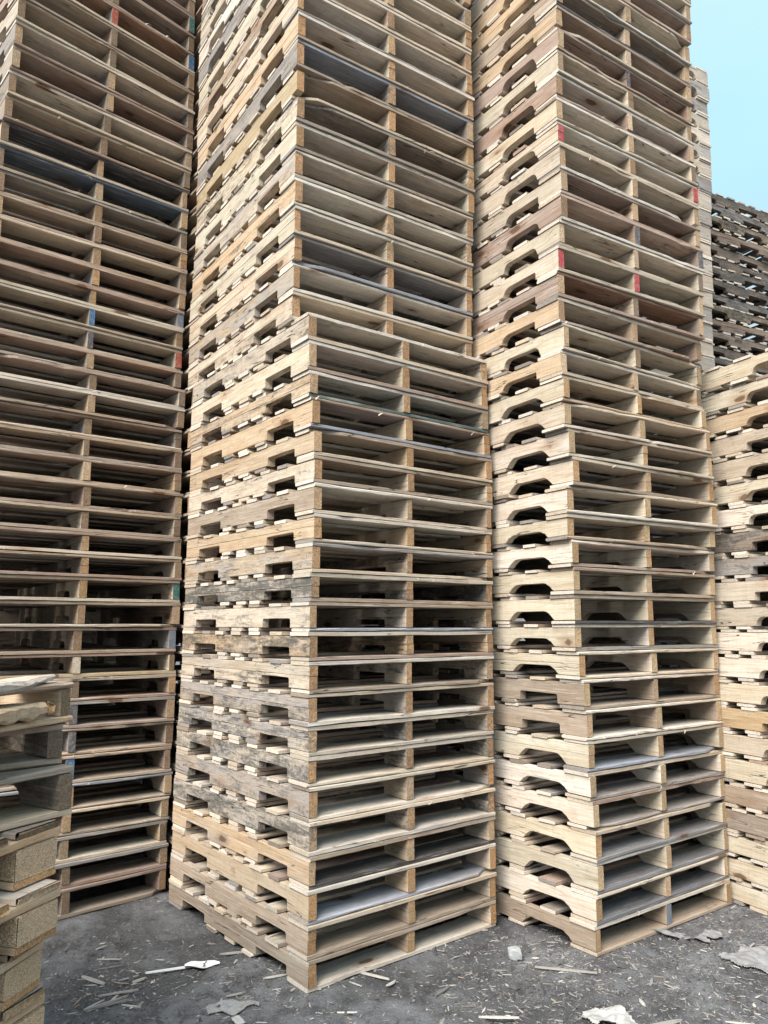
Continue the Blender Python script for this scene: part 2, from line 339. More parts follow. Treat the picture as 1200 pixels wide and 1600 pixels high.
PX, PY = 1.016, 1.219
def make_pallet(name, style, T, seed, spec=None, L=PY, notches=None):
    """a stringer pallet: three notched stringers, seven top boards, five bottom boards (local x = 40 in face, y = 48 in)"""
    r = random.Random(seed); spec = spec or {}; s = STYLE[style]
    tb = r.uniform(.0145, .0175); bb = r.uniform(.0145, .0170)
    hs = T - tb - bb - 0.0026
    kind = spec.get('notch') or pick(r, s['notch'])
    gl, gh = s['grey']; ml, mh = s['mould']
    base = spec.get('st') or pick(r, s['st'])
    age = spec.get('grey', r.uniform(gl, gh)); mou = spec.get('mould', r.uniform(ml, mh))
    out = []
    stns, low = notch_stations(L, kind, hs, notches)
    for i, x in enumerate((0.0, PX / 2 - .019, PX - .038)):
        b = Buf()
        t = vary(r, base if i == 0 or r.random() < .6 else pick(r, s['st']), .09)
        if i and spec.get('st') in (DARK, NAVY): t = vary(r, pick(r, s['st']), .09)
        e = vary(r, pick(r, s['end']), .12)
        pc = (spec.get('ends') or {}).get(i)
        wd = .037 + r.uniform(-.002, .001)
        if r.random() < .12: wd -= .008
        yo = r.uniform(-.004, .004)
        bowx = wobble(r, .0012, (.4, .9))
        f0 = fr(x, yo, bb + .0012, 'y')
        wear = (age * r.uniform(.7, 1.2), mou * r.uniform(.6, 1.2)); pp = (pc, None) if pc else None
        if style in 'BC' and r.random() < .5 or r.random() < .08:      # sawn through: two plies nailed one on the other
            h1 = hs * r.uniform(.52, .60)
            beam(b, r, L, wd, h1 - .0007, f0, t, wear, stations=stns, low=low, ch=.0012, rag=.0010, endcol=e, paint=pp)
            t2 = vary(r, t, .10)
            beam(b, r, L, wd - r.uniform(0, .0015), hs - h1, fr(x + r.uniform(0, .001), yo + r.uniform(-.002, .002), bb + .0012 + h1, 'y'), t2, (wear[0] * r.uniform(.5, 1.4), wear[1] * r.uniform(.4, 1.3)), ch=.0012, rag=.0010, endcol=vary(r, e, .08), paint=pp)
        else:
            beam(b, r, L, wd, hs, f0, t, wear, stations=stns, low=low, ch=.0014, rag=.0010, endcol=e, paint=pp)
        out.append(('stringer', b))
    # decks
    def deck(ys, z, th, tab, over, lead):
        b = Buf()
        for j, (y, w) in enumerate(ys):
            c = vary(r, pick(r, tab), .15)
            if j == 0 and lead: c = vary(r, lead, .04)
            elif j == 0: c = vary(r, pick(r, tab[:3]), .12)
            g = age * r.uniform(.2, .9); m = mou * r.uniform(.1, .8) - .25
            if j == 0 and lead in (DARK, NAVY): g, m = 0, 0
            x0 = r.uniform(-.006, .003); x1 = PX + r.uniform(-.004, .005)
            tt = th - r.uniform(0, .0022)
            zz = z if over == 'b' else z + (th - tt)
            A = r.uniform(.0003, .0014) if r.random() < .92 else r.uniform(.002, .004); A2 = A * r.uniform(.2, 1.1)
            sg = -1 if over == 't' else 1               # boards sag or cup into their own pallet's opening
            bow = lambda a, A=A, A2=A2, sg=sg: sg * (A if a < PX / 2 else A2) * abs(math.sin(a * PI / (PX / 2)))
            tap = None; nst = 13
            if j == 0:
                nst = 29; bites = [(r.uniform(.05, .95), r.uniform(.02, .09), r.uniform(.003, .010)) for _ in range(r.choice((0, 0, 0, 0, 0, 1)))]
                if r.random() < .10: bites.append((r.choice((0.0, PX)), r.uniform(.06, .2), r.uniform(.02, .05)))
                if bites: tap = lambda a, b0, b1, B=bites: (b0 + max(dp * max(0, 1 - ((a - a0) / wd_) ** 2) for a0, wd_, dp in B), b1)
            rg = .0009 if r.random() < .8 else .0020
            beam(b, r, x1 - x0, w, tt, fr(x0, y, zz, 'x'), c, (g, m), ch=.0012 if r.random() < .7 else .0035, rag=rg, bow=bow,
                 skew=r.uniform(-.004, .004), stations=[(x1 - x0) * i / (nst - 1) for i in range(nst)], taper=tap,
                 endcol=vary(r, pick(r, [(PALE, 5), (CREAM, 2), (OLD, 1), (GREY, 1), (c, 1)]), .08), endflag=0.9)
            if j == 0:                                   # fibres torn from the sawn edge
                for _ in range(r.choice((0, 0, 0, 0, 0, 1, 2))):
                    xa = r.uniform(.04, .95); ln = r.uniform(.015, .06); dr = r.uniform(-1, 1); V = []; zz0 = z + th * r.uniform(.1, .9)
                    for q in range(5):
                        s_ = q / 4; V += [(xa + dr * ln * s_ * .8, -.001 - .012 * math.sin(s_ * 2.6), zz0 - ln * .35 * s_ * s_ * r.uniform(.3, 1)), (xa + dr * ln * s_ * .8 + .0012, -.002 - .012 * math.sin(s_ * 2.6), zz0 + .0013 - ln * .35 * s_ * s_)]
                    b.add(V, [(2 * q, 2 * q + 1, 2 * q + 3, 2 * q + 2) for q in range(4)], [(0, 0, 0)] * 10, (0.72, .66, .52), (0, 0, .5))
        return b
    def spread(n, lead):
        ys = [(r.uniform(-.005, .003), lead + r.uniform(-.008, .004))]
        w = [.089 + r.uniform(-.012, .012) for _ in range(n - 2)]
        free = (L - 2 * lead - sum(w)) / (n - 1); y = lead
        for q in w:
            y += free * r.uniform(.85, 1.1); ys.append((y, q)); y += q
        ys.append((L - lead + r.uniform(-.003, .004), lead - .002)); return ys
    solid = spec.get('solid') or (r.random() < .25)
    top = spread(8 if solid else 7, .138 if not solid else .14)
    if notches: mids = [.48, .62]
    else: mids = [.405 + r.uniform(-.01, .01), .56 + r.uniform(-.02, .02), .715 + r.uniform(-.01, .01)]
    bot = [(r.uniform(-.005, .004), .138)] + [(m, .092 + r.uniform(-.01, .01)) for m in mids] + [(L - .14, .138)]
    out.append(('top_deck', deck(top, T - tb - .0008, tb, s['bd'], 't', spec.get('top'))))
    out.append(('bottom_deck', deck(bot, .0004, bb, s['bd'], 'b', spec.get('bot'))))
    return [(nm, b.mesh(name + '_' + nm, WOOD)) for nm, b in out]

def place(parts, loc, rz, label, group, name='wooden_pallet'):
    o = root(name, loc, rz, label, 'pallet', group)
    for nm, me in parts: link(nm, me, o)
    return o

ONES = ['', 'first', 'second', 'third', 'fourth', 'fifth', 'sixth', 'seventh', 'eighth', 'ninth', 'tenth', 'eleventh', 'twelfth', 'thirteenth', 'fourteenth', 'fifteenth', 'sixteenth', 'seventeenth', 'eighteenth', 'nineteenth']
TENS = {2: ('twentieth', 'twenty'), 3: ('thirtieth', 'thirty'), 4: ('fortieth', 'forty')}
def nth(n):
    if n < 20: return ONES[n]
    t, u = divmod(n, 10)
    return TENS[t][0] if u == 0 else TENS[t][1] + '-' + ONES[u]
CN = {CREAM: 'cream', POPLAR: 'greenish cream', PINE: 'honey coloured', TAN: 'tan', PINK: 'pinkish brown', OLD: 'brownish grey', GREY: 'grey', PALE: 'pale',
      YELLOW: 'yellowish', DARK: 'blackened', BLUE: 'blue-grey', NAVY: 'navy stained', REDB: 'red-brown'}
PN = {P_RED: 'red', P_BLUE: 'blue', P_GREEN: 'green', P_DARK: 'dark grey', P_SLATE: 'slate blue', P_RUST: 'rust red', P_YEL: 'yellow'}

# rows of each stack, bottom to top: x, y in mm, z in 0.1 mm, yaw in 0.1 degree, height in 0.1 mm
ROWS={
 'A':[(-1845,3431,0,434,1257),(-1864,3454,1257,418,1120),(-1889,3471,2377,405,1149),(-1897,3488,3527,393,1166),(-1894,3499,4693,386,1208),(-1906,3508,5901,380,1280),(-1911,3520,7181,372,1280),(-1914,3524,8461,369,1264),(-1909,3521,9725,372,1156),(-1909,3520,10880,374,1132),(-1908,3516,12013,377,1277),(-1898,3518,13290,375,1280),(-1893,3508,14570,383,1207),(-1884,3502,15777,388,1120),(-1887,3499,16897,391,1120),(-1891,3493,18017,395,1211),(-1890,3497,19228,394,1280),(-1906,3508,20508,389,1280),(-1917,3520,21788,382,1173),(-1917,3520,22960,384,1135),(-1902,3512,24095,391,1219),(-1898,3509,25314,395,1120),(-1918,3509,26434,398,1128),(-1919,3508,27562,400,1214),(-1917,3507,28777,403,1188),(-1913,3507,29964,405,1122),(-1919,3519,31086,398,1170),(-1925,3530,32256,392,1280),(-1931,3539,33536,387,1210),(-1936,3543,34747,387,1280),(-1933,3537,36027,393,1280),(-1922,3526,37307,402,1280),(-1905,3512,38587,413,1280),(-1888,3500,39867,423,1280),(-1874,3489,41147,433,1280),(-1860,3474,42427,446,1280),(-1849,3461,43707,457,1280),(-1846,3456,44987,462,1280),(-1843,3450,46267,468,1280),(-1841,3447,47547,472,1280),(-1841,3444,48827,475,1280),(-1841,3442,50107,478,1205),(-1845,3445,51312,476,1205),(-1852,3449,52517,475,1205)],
 'B':[(-390,3110,26265,349,1280),(-387,3103,27545,350,1280),(-385,3096,28825,351,1280),(-384,3089,30105,351,1280),(-386,3082,31385,346,1280),(-386,3075,32665,343,1280),(-382,3068,33945,342,1280),(-381,3061,35225,341,1280),(-380,3054,36505,342,1280),(-383,3047,37785,340,1280),(-380,3040,39065,342,1280),(-381,3033,40345,344,1280),(-388,3026,41625,340,1190),(-391,3019,42815,338,1190),(-392,3012,44005,339,1190),(-394,3005,45195,338,1190),(-395,2998,46385,335,1190),(-396,2991,47575,333,1190),(-397,2984,48765,331,1190),(-398,2977,49955,329,1190),(-400,2970,51145,327,1190)],
 'C':[(-280,3045,0,394,1120),(-281,3045,1120,392,1203),(-282,3045,2323,390,1239),(-281,3045,3561,391,1209),(-281,3045,4770,391,1223),(-285,3045,5993,387,1262),(-289,3045,7255,384,1136),(-291,3045,8391,381,1125),(-293,3045,9516,378,1234),(-291,3045,10750,378,1249),(-290,3045,11999,378,1140),(-291,3045,13140,377,1178),(-289,3045,14318,377,1164),(-285,3042,15482,379,1201),(-281,3040,16683,381,1161),(-280,3038,17845,380,1251),(-280,3035,19096,379,1120),(-283,3032,20216,376,1180),(-292,3030,21396,372,1261),(-303,3028,22656,370,1120),(-309,3025,23776,366,1280),(-312,3022,25056,363,1209)],
 'D':[(870,3360,0,365,1176),(876,3359,1176,369,1188),(883,3358,2364,371,1280),(883,3357,3644,371,1236),(873,3356,4880,365,1202),(866,3355,6082,358,1162),(865,3354,7244,357,1280),(864,3353,8524,356,1280),(856,3352,9804,353,1280),(840,3351,11084,342,1198),(823,3350,12283,333,1170),(823,3338,13453,337,1280),(821,3325,14733,335,1182),(814,3312,15915,329,1181),(797,3300,17096,314,1120),(798,3288,18216,307,1225),(824,3275,19441,335,1249),(806,3262,20690,322,1254),(788,3250,21944,318,1204),(786,3248,23148,327,1157),(782,3247,24306,336,1168),(800,3245,25474,345,1238),(778,3243,26712,324,1220),(781,3242,27932,314,1202),(785,3240,29134,311,1213),(793,3238,30347,315,1225),(802,3237,31572,318,1280),(808,3235,32852,325,1205),(807,3233,34057,325,1228),(801,3232,35285,321,1143),(797,3230,36428,321,1186),(799,3228,37614,325,1229),(811,3227,38843,334,1208),(813,3225,40051,335,1152),(812,3223,41203,332,1128),(814,3222,42330,333,1210),(816,3220,43540,329,1210),(820,3220,44750,326,1210),(824,3220,45960,324,1210),(828,3220,47170,323,1210),(832,3220,48380,322,1210),(836,3220,49590,320,1210)],
 'F':[(1975,3446,0,266,1120),(1972,3436,1120,266,1120),(1969,3428,2240,266,1130),(1966,3417,3370,266,1213),(1964,3411,4582,266,1192),(1964,3407,5774,266,1263),(1964,3405,7038,266,1181),(1964,3404,8219,266,1253),(1965,3404,9472,266,1232),(1965,3400,10704,266,1274),(1966,3399,11978,266,1221),(1968,3399,13198,266,1230),(1969,3398,14429,266,1280),(1971,3402,15709,266,1178),(1981,3421,16887,266,1280),(1973,3419,18167,266,1218),(1974,3419,19385,266,1248),(1980,3421,20633,266,1280),(1985,3413,21913,266,1211),(1984,3391,23124,266,1174),(1986,3372,24298,266,1218),(1997,3318,25516,266,1227)],
 'G':[(750,5870,0,-600,1339),(758,5870,1339,-600,1339),(767,5870,2677,-600,1339),(775,5870,4016,-600,1339),(784,5870,5355,-600,1339),(792,5870,6694,-600,1339),(801,5870,8032,-600,1339),(809,5870,9371,-600,1339),(818,5870,10710,-600,1339),(826,5870,12048,-600,1339),(834,5870,13387,-600,1339),(843,5870,14726,-600,1339),(851,5870,16064,-600,1339),(860,5870,17403,-600,1339),(868,5870,18742,-600,1339),(877,5870,20081,-600,1339),(885,5870,21419,-600,1339),(894,5870,22758,-600,1339),(902,5870,24097,-600,1339),(911,5870,25435,-600,1339),(919,5870,26774,-600,1339),(928,5870,28113,-600,1339),(936,5870,29451,-600,1339),(944,5870,30790,-600,1339),(953,5870,32129,-600,1339),(952,5870,33468,-600,1339),(949,5870,34806,-600,1339),(955,5870,36145,-600,1339),(969,5870,37484,-600,1339),(975,5870,38822,-600,1339),(981,5870,40161,-600,1339),(984,5870,41500,-600,1339),(987,5870,42839,-600,1339),(999,5870,44177,-600,1339),(1007,5870,45516,-600,1339),(1016,5870,46855,-600,1339),(1022,5870,48193,-600,1339),(1026,5870,49532,-600,1339),(1032,5870,50871,-600,1339),(1034,5870,52209,-600,1339),(1035,5870,53548,-600,1339),(1047,5870,54887,-600,1339),(1042,5870,56226,-600,1339)],
}


SPEC = {
 'A': {24: dict(ends={1: P_BLUE}), 23: dict(ends={1: P_DARK, 2: P_RUST}), 25: dict(ends={2: P_SLATE}), 12: dict(ends={2: P_GREEN}), 10: dict(ends={2: P_SLATE}), 5: dict(ends={1: P_BLUE}),
       6: dict(ends={1: P_DARK}), 9: dict(ends={1: CREAM}, bot=YELLOW), 31: dict(top=NAVY, solid=True), 30: dict(top=(0.10, 0.14, 0.20)), 38: dict(top=REDB, solid=True, ends={1: P_RUST, 2: P_BLUE}),
       40: dict(ends={2: P_GREEN}), 2: dict(top=GREY), 1: dict(top=GREY), 4: dict(top=BLUE), 33: dict(top=PALE), 35: dict(top=PALE), 29: dict(top=GREY), 0: dict(bot=TAN, st=PINK), 20: dict(top=PALE), 21: dict(bot=PALE), 7: dict(top=GREY, ends={1: P_DARK})},
 'B': {9: dict(top=BLUE, st=GREY), 8: dict(st=YELLOW, mould=.1, grey=.1), 2: dict(top=GREY, bot=BLUE, st=CREAM), 1: dict(top=PALE, st=PINE, grey=.6), 7: dict(top=OLD, bot=OLD), 6: dict(top=PALE), 12: dict(top=PALE), 11: dict(bot=GREY), 5: dict(st=CREAM, grey=.5), 0: dict(st=CREAM)},
 'C': {21: dict(top=PALE, st=CREAM, solid=True), 20: dict(bot=PINK, top=PALE), 19: dict(top=PALE, bot=(0.10, 0.16, 0.15)), 18: dict(st=PINE, grey=0, mould=.1, bot=BLUE, top=PINK), 17: dict(st=PINE, grey=.1, mould=-.1, top=TAN), 16: dict(st=CREAM),
       15: dict(st=TAN, mould=.2), 14: dict(st=PINE, mould=.1), 13: dict(top=GREY), 12: dict(st=CREAM, mould=.85), 11: dict(bot=BLUE, st=CREAM, grey=.5), 10: dict(mould=.8, bot=PINK), 9: dict(mould=.7, st=CREAM), 8: dict(mould=.7, st=PINE, grey=.6),
       7: dict(mould=.9, grey=.6), 6: dict(mould=.85, grey=.6), 5: dict(mould=.5, st=TAN), 4: dict(mould=.8, grey=.6, bot=PALE), 3: dict(mould=.2, st=PINE, bot=DARK), 2: dict(st=PINE, mould=-.1, grey=.1, bot=(0.40, 0.43, 0.50), top=PALE), 1: dict(st=TAN, mould=-.1, grey=.1, bot=TAN), 0: dict(st=TAN, mould=-.1, grey=.1, bot=PALE, top=TAN)},
 'D': {29: dict(st=CREAM, ends={0: P_RED, 2: P_RED}, notch='round', mould=-.3), 24: dict(st=CREAM, ends={0: P_RED, 1: P_RED}, notch='half', mould=-.3), 33: dict(ends={1: P_DARK}), 35: dict(top=TAN, bot=DARK), 26: dict(st=PINK, ends={1: P_DARK, 2: P_DARK}, notch='round'), 0: dict(ends={1: P_SLATE}, st=TAN, notch='flare', bot=TAN),
       31: dict(st=PINK, notch='round', top=PALE), 23: dict(st=PINK, notch='half', mould=-.2, top=REDB), 8: dict(st=TAN, notch='square', bot=TAN), 7: dict(st=TAN, notch='square'), 20: dict(st=PINE, notch='half', top=PALE), 6: dict(bot=BLUE), 10: dict(bot=GREY), 11: dict(bot=DARK),
       3: dict(bot=(0.25, 0.25, 0.265)), 2: dict(bot=(0.25, 0.25, 0.265), mould=-.3), 4: dict(bot=GREY, top=PINK), 1: dict(bot=(0.18, 0.19, 0.21)), 5: dict(bot=GREY), 12: dict(bot=TAN, top=TAN), 13: dict(bot=PINK), 22: dict(st=PINE), 28: dict(st=CREAM, notch='round'), 25: dict(st=POPLAR, notch='round'), 30: dict(st=POPLAR, notch='half')},
 'F': {14: dict(notch='square', st=OLD, mould=1.0, grey=.4), 13: dict(notch='square', st=OLD, mould=.8, grey=.7), 12: dict(notch='square', st=CREAM), 11: dict(notch='round', st=CREAM), 7: dict(notch='square', st=YELLOW), 19: dict(notch='half', st=PINE), 18: dict(notch='square', st=CREAM, mould=.45), 4: dict(st=TAN, mould=.2), 3: dict(st=OLD)},
}
WHERE = {'A': 'in the tall left stack', 'B': 'in the set-back upper half of the front central stack', 'C': 'in the lower half of the front central stack', 'D': 'in the tall stack right of centre', 'F': 'in the low stack at the right edge',
         'G': 'in the thin slice of stack behind the right stack', 'H': 'in the far shaded stack at the right edge'}
FROM = {'A': 'from the ground', 'B': 'above the step', 'C': 'from the ground', 'D': 'from the ground', 'F': 'from the ground'}
GRP = {'A': 'pallets of the tall left stack', 'B': 'pallets of the upper central stack', 'C': 'pallets of the lower central stack', 'D': 'pallets of the tall stack right of centre', 'F': 'pallets of the low stack at the right edge', 'G': 'pallets of the stack behind the right stack', 'H': 'pallets of the far shaded stack'}
n_made = 0
REAR = []      # pallets hardly or not seen: one object
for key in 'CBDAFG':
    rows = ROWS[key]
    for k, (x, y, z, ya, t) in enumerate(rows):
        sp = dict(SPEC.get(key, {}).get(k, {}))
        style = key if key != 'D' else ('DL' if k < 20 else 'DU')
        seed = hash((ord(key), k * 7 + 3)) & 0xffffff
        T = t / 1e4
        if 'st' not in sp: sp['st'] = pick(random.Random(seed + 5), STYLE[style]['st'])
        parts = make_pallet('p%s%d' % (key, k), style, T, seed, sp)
        n = k + 1
        cn = CN.get(sp['st'], 'worn')
        paint = sp.get('ends')
        if key == 'G':
            lab = '%s pallet from the top %s' % (nth(len(rows) - k).capitalize(), WHERE[key])
            if k == len(rows) - 1: lab = 'Topmost grey pallet against the sky in the stack behind the right stack'
        else:
            lab = '%s %s pallet %s %s' % (cn.capitalize(), nth(n), FROM[key], WHERE[key])
            if paint and any(c in PN for c in paint.values()):
                lab = 'Pallet with %s end, %s %s %s' % (PN[[c for c in paint.values() if c in PN][0]], nth(n), FROM[key], WHERE[key])
            if len(lab.split()) > 16: lab = lab.replace('front central', 'central').replace('set-back upper half of the', 'upper')
        if key == 'G' and k < 22: REAR.append((parts, (x / 1e3, y / 1e3, z / 1e4), math.radians(ya / 10))); continue
        place(parts, (x / 1e3, y / 1e3, z / 1e4), math.radians(ya / 10), lab, GRP[key])
        n_made += 1

# far shaded stack H: its pallets have closer notches
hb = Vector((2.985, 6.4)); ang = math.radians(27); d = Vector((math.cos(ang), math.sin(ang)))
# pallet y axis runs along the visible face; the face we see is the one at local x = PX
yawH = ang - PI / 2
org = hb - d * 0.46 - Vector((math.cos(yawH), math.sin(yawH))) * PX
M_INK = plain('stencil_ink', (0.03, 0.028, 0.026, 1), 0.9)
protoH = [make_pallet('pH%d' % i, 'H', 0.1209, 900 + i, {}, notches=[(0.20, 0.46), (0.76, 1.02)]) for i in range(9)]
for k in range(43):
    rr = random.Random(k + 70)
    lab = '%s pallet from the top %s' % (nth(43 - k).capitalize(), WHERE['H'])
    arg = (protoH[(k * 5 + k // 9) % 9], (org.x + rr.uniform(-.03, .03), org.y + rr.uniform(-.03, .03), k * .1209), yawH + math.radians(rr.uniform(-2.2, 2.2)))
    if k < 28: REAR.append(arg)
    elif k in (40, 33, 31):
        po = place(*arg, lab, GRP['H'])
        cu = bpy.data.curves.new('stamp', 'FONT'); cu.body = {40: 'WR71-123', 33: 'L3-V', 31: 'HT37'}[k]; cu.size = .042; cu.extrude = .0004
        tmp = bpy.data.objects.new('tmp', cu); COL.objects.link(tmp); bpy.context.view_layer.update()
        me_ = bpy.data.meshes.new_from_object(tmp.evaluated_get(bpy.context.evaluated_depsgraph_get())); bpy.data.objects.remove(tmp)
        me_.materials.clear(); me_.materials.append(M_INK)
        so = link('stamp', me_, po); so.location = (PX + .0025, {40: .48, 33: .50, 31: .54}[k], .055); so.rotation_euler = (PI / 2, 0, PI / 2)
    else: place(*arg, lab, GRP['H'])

# stacks that stand behind the front ones; seen only through the openings and the gaps
protoB = [make_pallet('pX%d' % i, 'A', 0.1205, 700 + i, {}) for i in range(8)]
for nm, x, y, ya, cnt, where in (('J', -1.045, 4.105, 38, 46, 'in the stack hidden behind the central stack'), ('K', 0.095, 4.40, 35, 38, 'in the stack hidden behind the right stack'),
                                 ('L', -2.76, 4.52, 40, 38, 'in the stack hidden behind the left stack'), ('P', -2.62, 6.04, 40, 30, 'in the rearmost stack behind the left stack'), ('N', 2.93, 3.92, 26.6, 22, 'in the stack hidden beyond the low right stack')):
    for k in range(cnt):
        rr = random.Random(k * 3 + ord(nm))
        yw = math.radians(ya - 90 if nm not in 'NP' else ya); q = PX if nm not in 'NP' else 0      # turned so that a notched side faces the yard
        arg = (protoB[(k * 3 + k // 8 + ord(nm)) % 8], (x - q * math.cos(yw) + rr.uniform(-.012, .012), y - q * math.sin(yw) + rr.uniform(-.012, .012), k * .1205), yw + math.radians(rr.uniform(-.6, .6)))
        if nm in 'PNK': REAR.append(arg)
        else: place(*arg, '%s pallet from the ground %s' % (nth(k + 1).capitalize(), where), 'pallets ' + where)

bm = None
VV, FF, AA = [], [], {'wc': [], 'wear': [], 'tint': []}; off = 0
for parts, loc, rz in REAR:
    M = np.array(Matrix.Translation(loc) @ Matrix.Rotation(rz, 4, 'Z'))
    for _, me in parts:
        n = len(me.vertices); co = np.empty(n * 3, np.float32); me.vertices.foreach_get('co', co); co = co.reshape(-1, 3)
        VV.append(co @ M[:3, :3].T + M[:3, 3])
        FF += [tuple(i + off for i in q.vertices) for q in me.polygons]; off += n
        for a_, ch_, prop in (('wc', 3, 'vector'), ('wear', 3, 'vector'), ('tint', 4, 'color')):
            d_ = np.empty(n * ch_, np.float32); me.attributes[a_].data.foreach_get(prop, d_); AA[a_].append(d_)
me = bpy.data.meshes.new('rear_pallets'); me.from_pydata(np.concatenate(VV).tolist(), [], FF); me.materials.append(WOOD)
for a_, ty, prop in (('wc', 'FLOAT_VECTOR', 'vector'), ('wear', 'FLOAT_VECTOR', 'vector'), ('tint', 'FLOAT_COLOR', 'color')):
    me.attributes.new(a_, ty, 'POINT').data.foreach_set(prop, np.concatenate(AA[a_]))
o = link('rear_pallets', me); o['kind'] = 'stuff'; o['label'] = 'mass of further wooden pallets hidden behind the stacks in view'

# ---------------------------------------------------------------- the near stack at the lower left: block pallets with three odd ones on top
def make_block_pallet(name, T, seed):
    """local origin = far right corner; x runs left along the boards (1.2 m), y runs back towards the viewer along the face (0.8 m)"""
    r = random.Random(seed); out = []
    LX, WY = 1.2, 0.8
    d, c, u = .017, .021, .017; hb = T - d - c - u - .002
    bx = [(0, .145), (LX / 2 - .07, .145), (LX - .145, .145)]; by = [(0, .135), (WY / 2 - .07, .14), (WY - .10, .10)]
    for (y, w) in by:
        b = Buf(); beam(b, r, LX, w, u, fr(0, y, .0005, 'x'), vary(r, WARM, .08), (0, -.1), rag=.002, ch=.002); out.append(('runner', b.mesh(name + 'r', WOOD)))
        for (x, l) in bx:
            b = Buf(); beam(b, r, l, w - .004, hb, fr(x + r.uniform(-.003, .003), y + .002, u + .001, 'x'), (1, 1, 1), (0, 0), rag=.002, ch=.003, endrag=.003, stations=[l * i / 6 for i in range(7)])
            out.append(('block', b.mesh(name + 'b', BLOCK)))
    for (x, l) in bx:
        b = Buf(); beam(b, r, WY + .01, l, c, fr(x, -.005, u + hb + .0015, 'y'), vary(r, WARM, .08), (0, -.2), rag=.002, ch=.0015); out.append(('cross_board', b.mesh(name + 'c', WOOD)))
    b = Buf(); y = 0
    for w, g in ((.135, .03), (.1, .04), (.14, .05), (.1, .04), (.14, 0)):
        x0 = r.uniform(-.012, .006)
        beam(b, r, LX + r.uniform(-.01, .01), w, d, fr(x0, y, u + hb + c + .002, 'x'), vary(r, pick(r, [(WARM, 3), (CREAM, 2), (PINE, 2), (PALE, 1)]) if T < .1245 else OLD, .10), (r.uniform(0, .3), r.uniform(-.3, .3)), rag=.003, ch=.003, endrag=.012); y += w + g
    out.append(('deck', b.mesh(name + 'd', WOOD)))
    return out

E_Z = [0, .127, .254, .380, .500, .621, .744]
E_R = [(-.80, 1.96, 74), (-.81, 1.95, 77), (-.79, 1.96, 75), (-.800, 1.950, 74), (-.812, 1.955, 79), (-.772, 1.93, 74), (-.795, 1.965, 72)]
E_L = ['Lowest block pallet of the near stack at the lower left', 'Second block pallet from the ground in the near left stack', 'Third block pallet from the ground in the near left stack',
       'Block pallet cut by the bottom left corner, below one with a chipped chipboard block', 'Block pallet with a chipped chipboard block, near stack, second visible from the bottom',
       'Block pallet with loose splintered deck board, middle of the near left stack', 'Grey decked block pallet whose long board sags, under three broken stringer pallets']
for i, (z, (x, y, th)) in enumerate(zip(E_Z, E_R)):
    T = (E_Z[i + 1] - z if i < 6 else .128) - .002
    o = root('block_pallet', (x, y, z), math.radians(th + 90), E_L[i], 'pallet', 'pallets of the near left stack')
    for nm, me in make_block_pallet('e%d' % i, T, 40 + i):
        ob = link(nm, me, o)

def make_left_stringer_pallet(name, T, seed, sp, broken=False):
    """stringer pallet whose origin is the far right bottom corner of the end face; x runs back along the face, y along the stringers"""
    return make_pallet(name, 'A', T, seed, sp)
ez = .744 + .128
for i, (x, y, yaw, T, sp, lab) in enumerate([
    (-.783, 2.005, 60, .118, dict(st=TAN, notch='round', top=OLD, mould=.7, grey=.1), 'Weathered stringer pallet with round notch and fibres hanging, third from top, near left stack'),
    (-.822, 2.020, 48, .100, dict(st=OLD, mould=.9, grey=.2, top=TAN, notches=[(.34, .52), (.75, .95)]), 'Rotten dark stringer pallet second from the top of the near left stack'),
    (-.815, 2.050, 74, .102, dict(st=PINE, mould=.2, grey=.1, top=TAN, notches=[(.34, .52), (.75, .95)]), 'Broken topmost pallet of the near left stack with silver grey deck board')]):
    a = math.radians(yaw)
    parts = make_pallet('es%d' % i, 'E', T, 300 + i, sp, notches=sp.get('notches'))
    eo = place(parts, (x - PX * math.cos(a), y - PX * math.sin(a), ez), a, lab, 'pallets of the near left stack')
    if i == 2:      # split silver-grey board lying on the top pallet's far edge, and the broken foot under it
        b = Buf(); rb = random.Random(77)
        wav = wobble(rb, .006, (.6, 1.7, 4))
        beam(b, rb, .78, .13, .026, fr(PX - .81, -.018, T - .008, 'x'), (0.60, 0.53, 0.46), (.35, .5), rag=.005, ch=.009, stations=[.78 * q / 22 for q in range(23)],
             taper=lambda a, b0, b1: (b0 + max(0, a - .62) * .30, b1 - max(0, a - .60) * .35), bow=lambda a: .004 * math.sin(a * 9), low=lambda a: max(0, a - .66) * .10, endrag=.02)
        link('split_board', b.mesh('split_board', WOOD), eo)
        b = Buf(); beam(b, rb, .20, .10, .045, fr(PX - .32, -.03, .016, 'x'), vary(rb, PINE, .05), (0, -.3), rag=.006, ch=.010, stations=[.2 * q / 9 for q in range(10)],
             taper=lambda a, b0, b1: (b0, b1 - max(0, a - .12) * .8), low=lambda a: .010 * abs(math.sin(a * 40)), endrag=.03)
        link('broken_foot', b.mesh('broken_foot', WOOD), eo)
    ez += T + .001

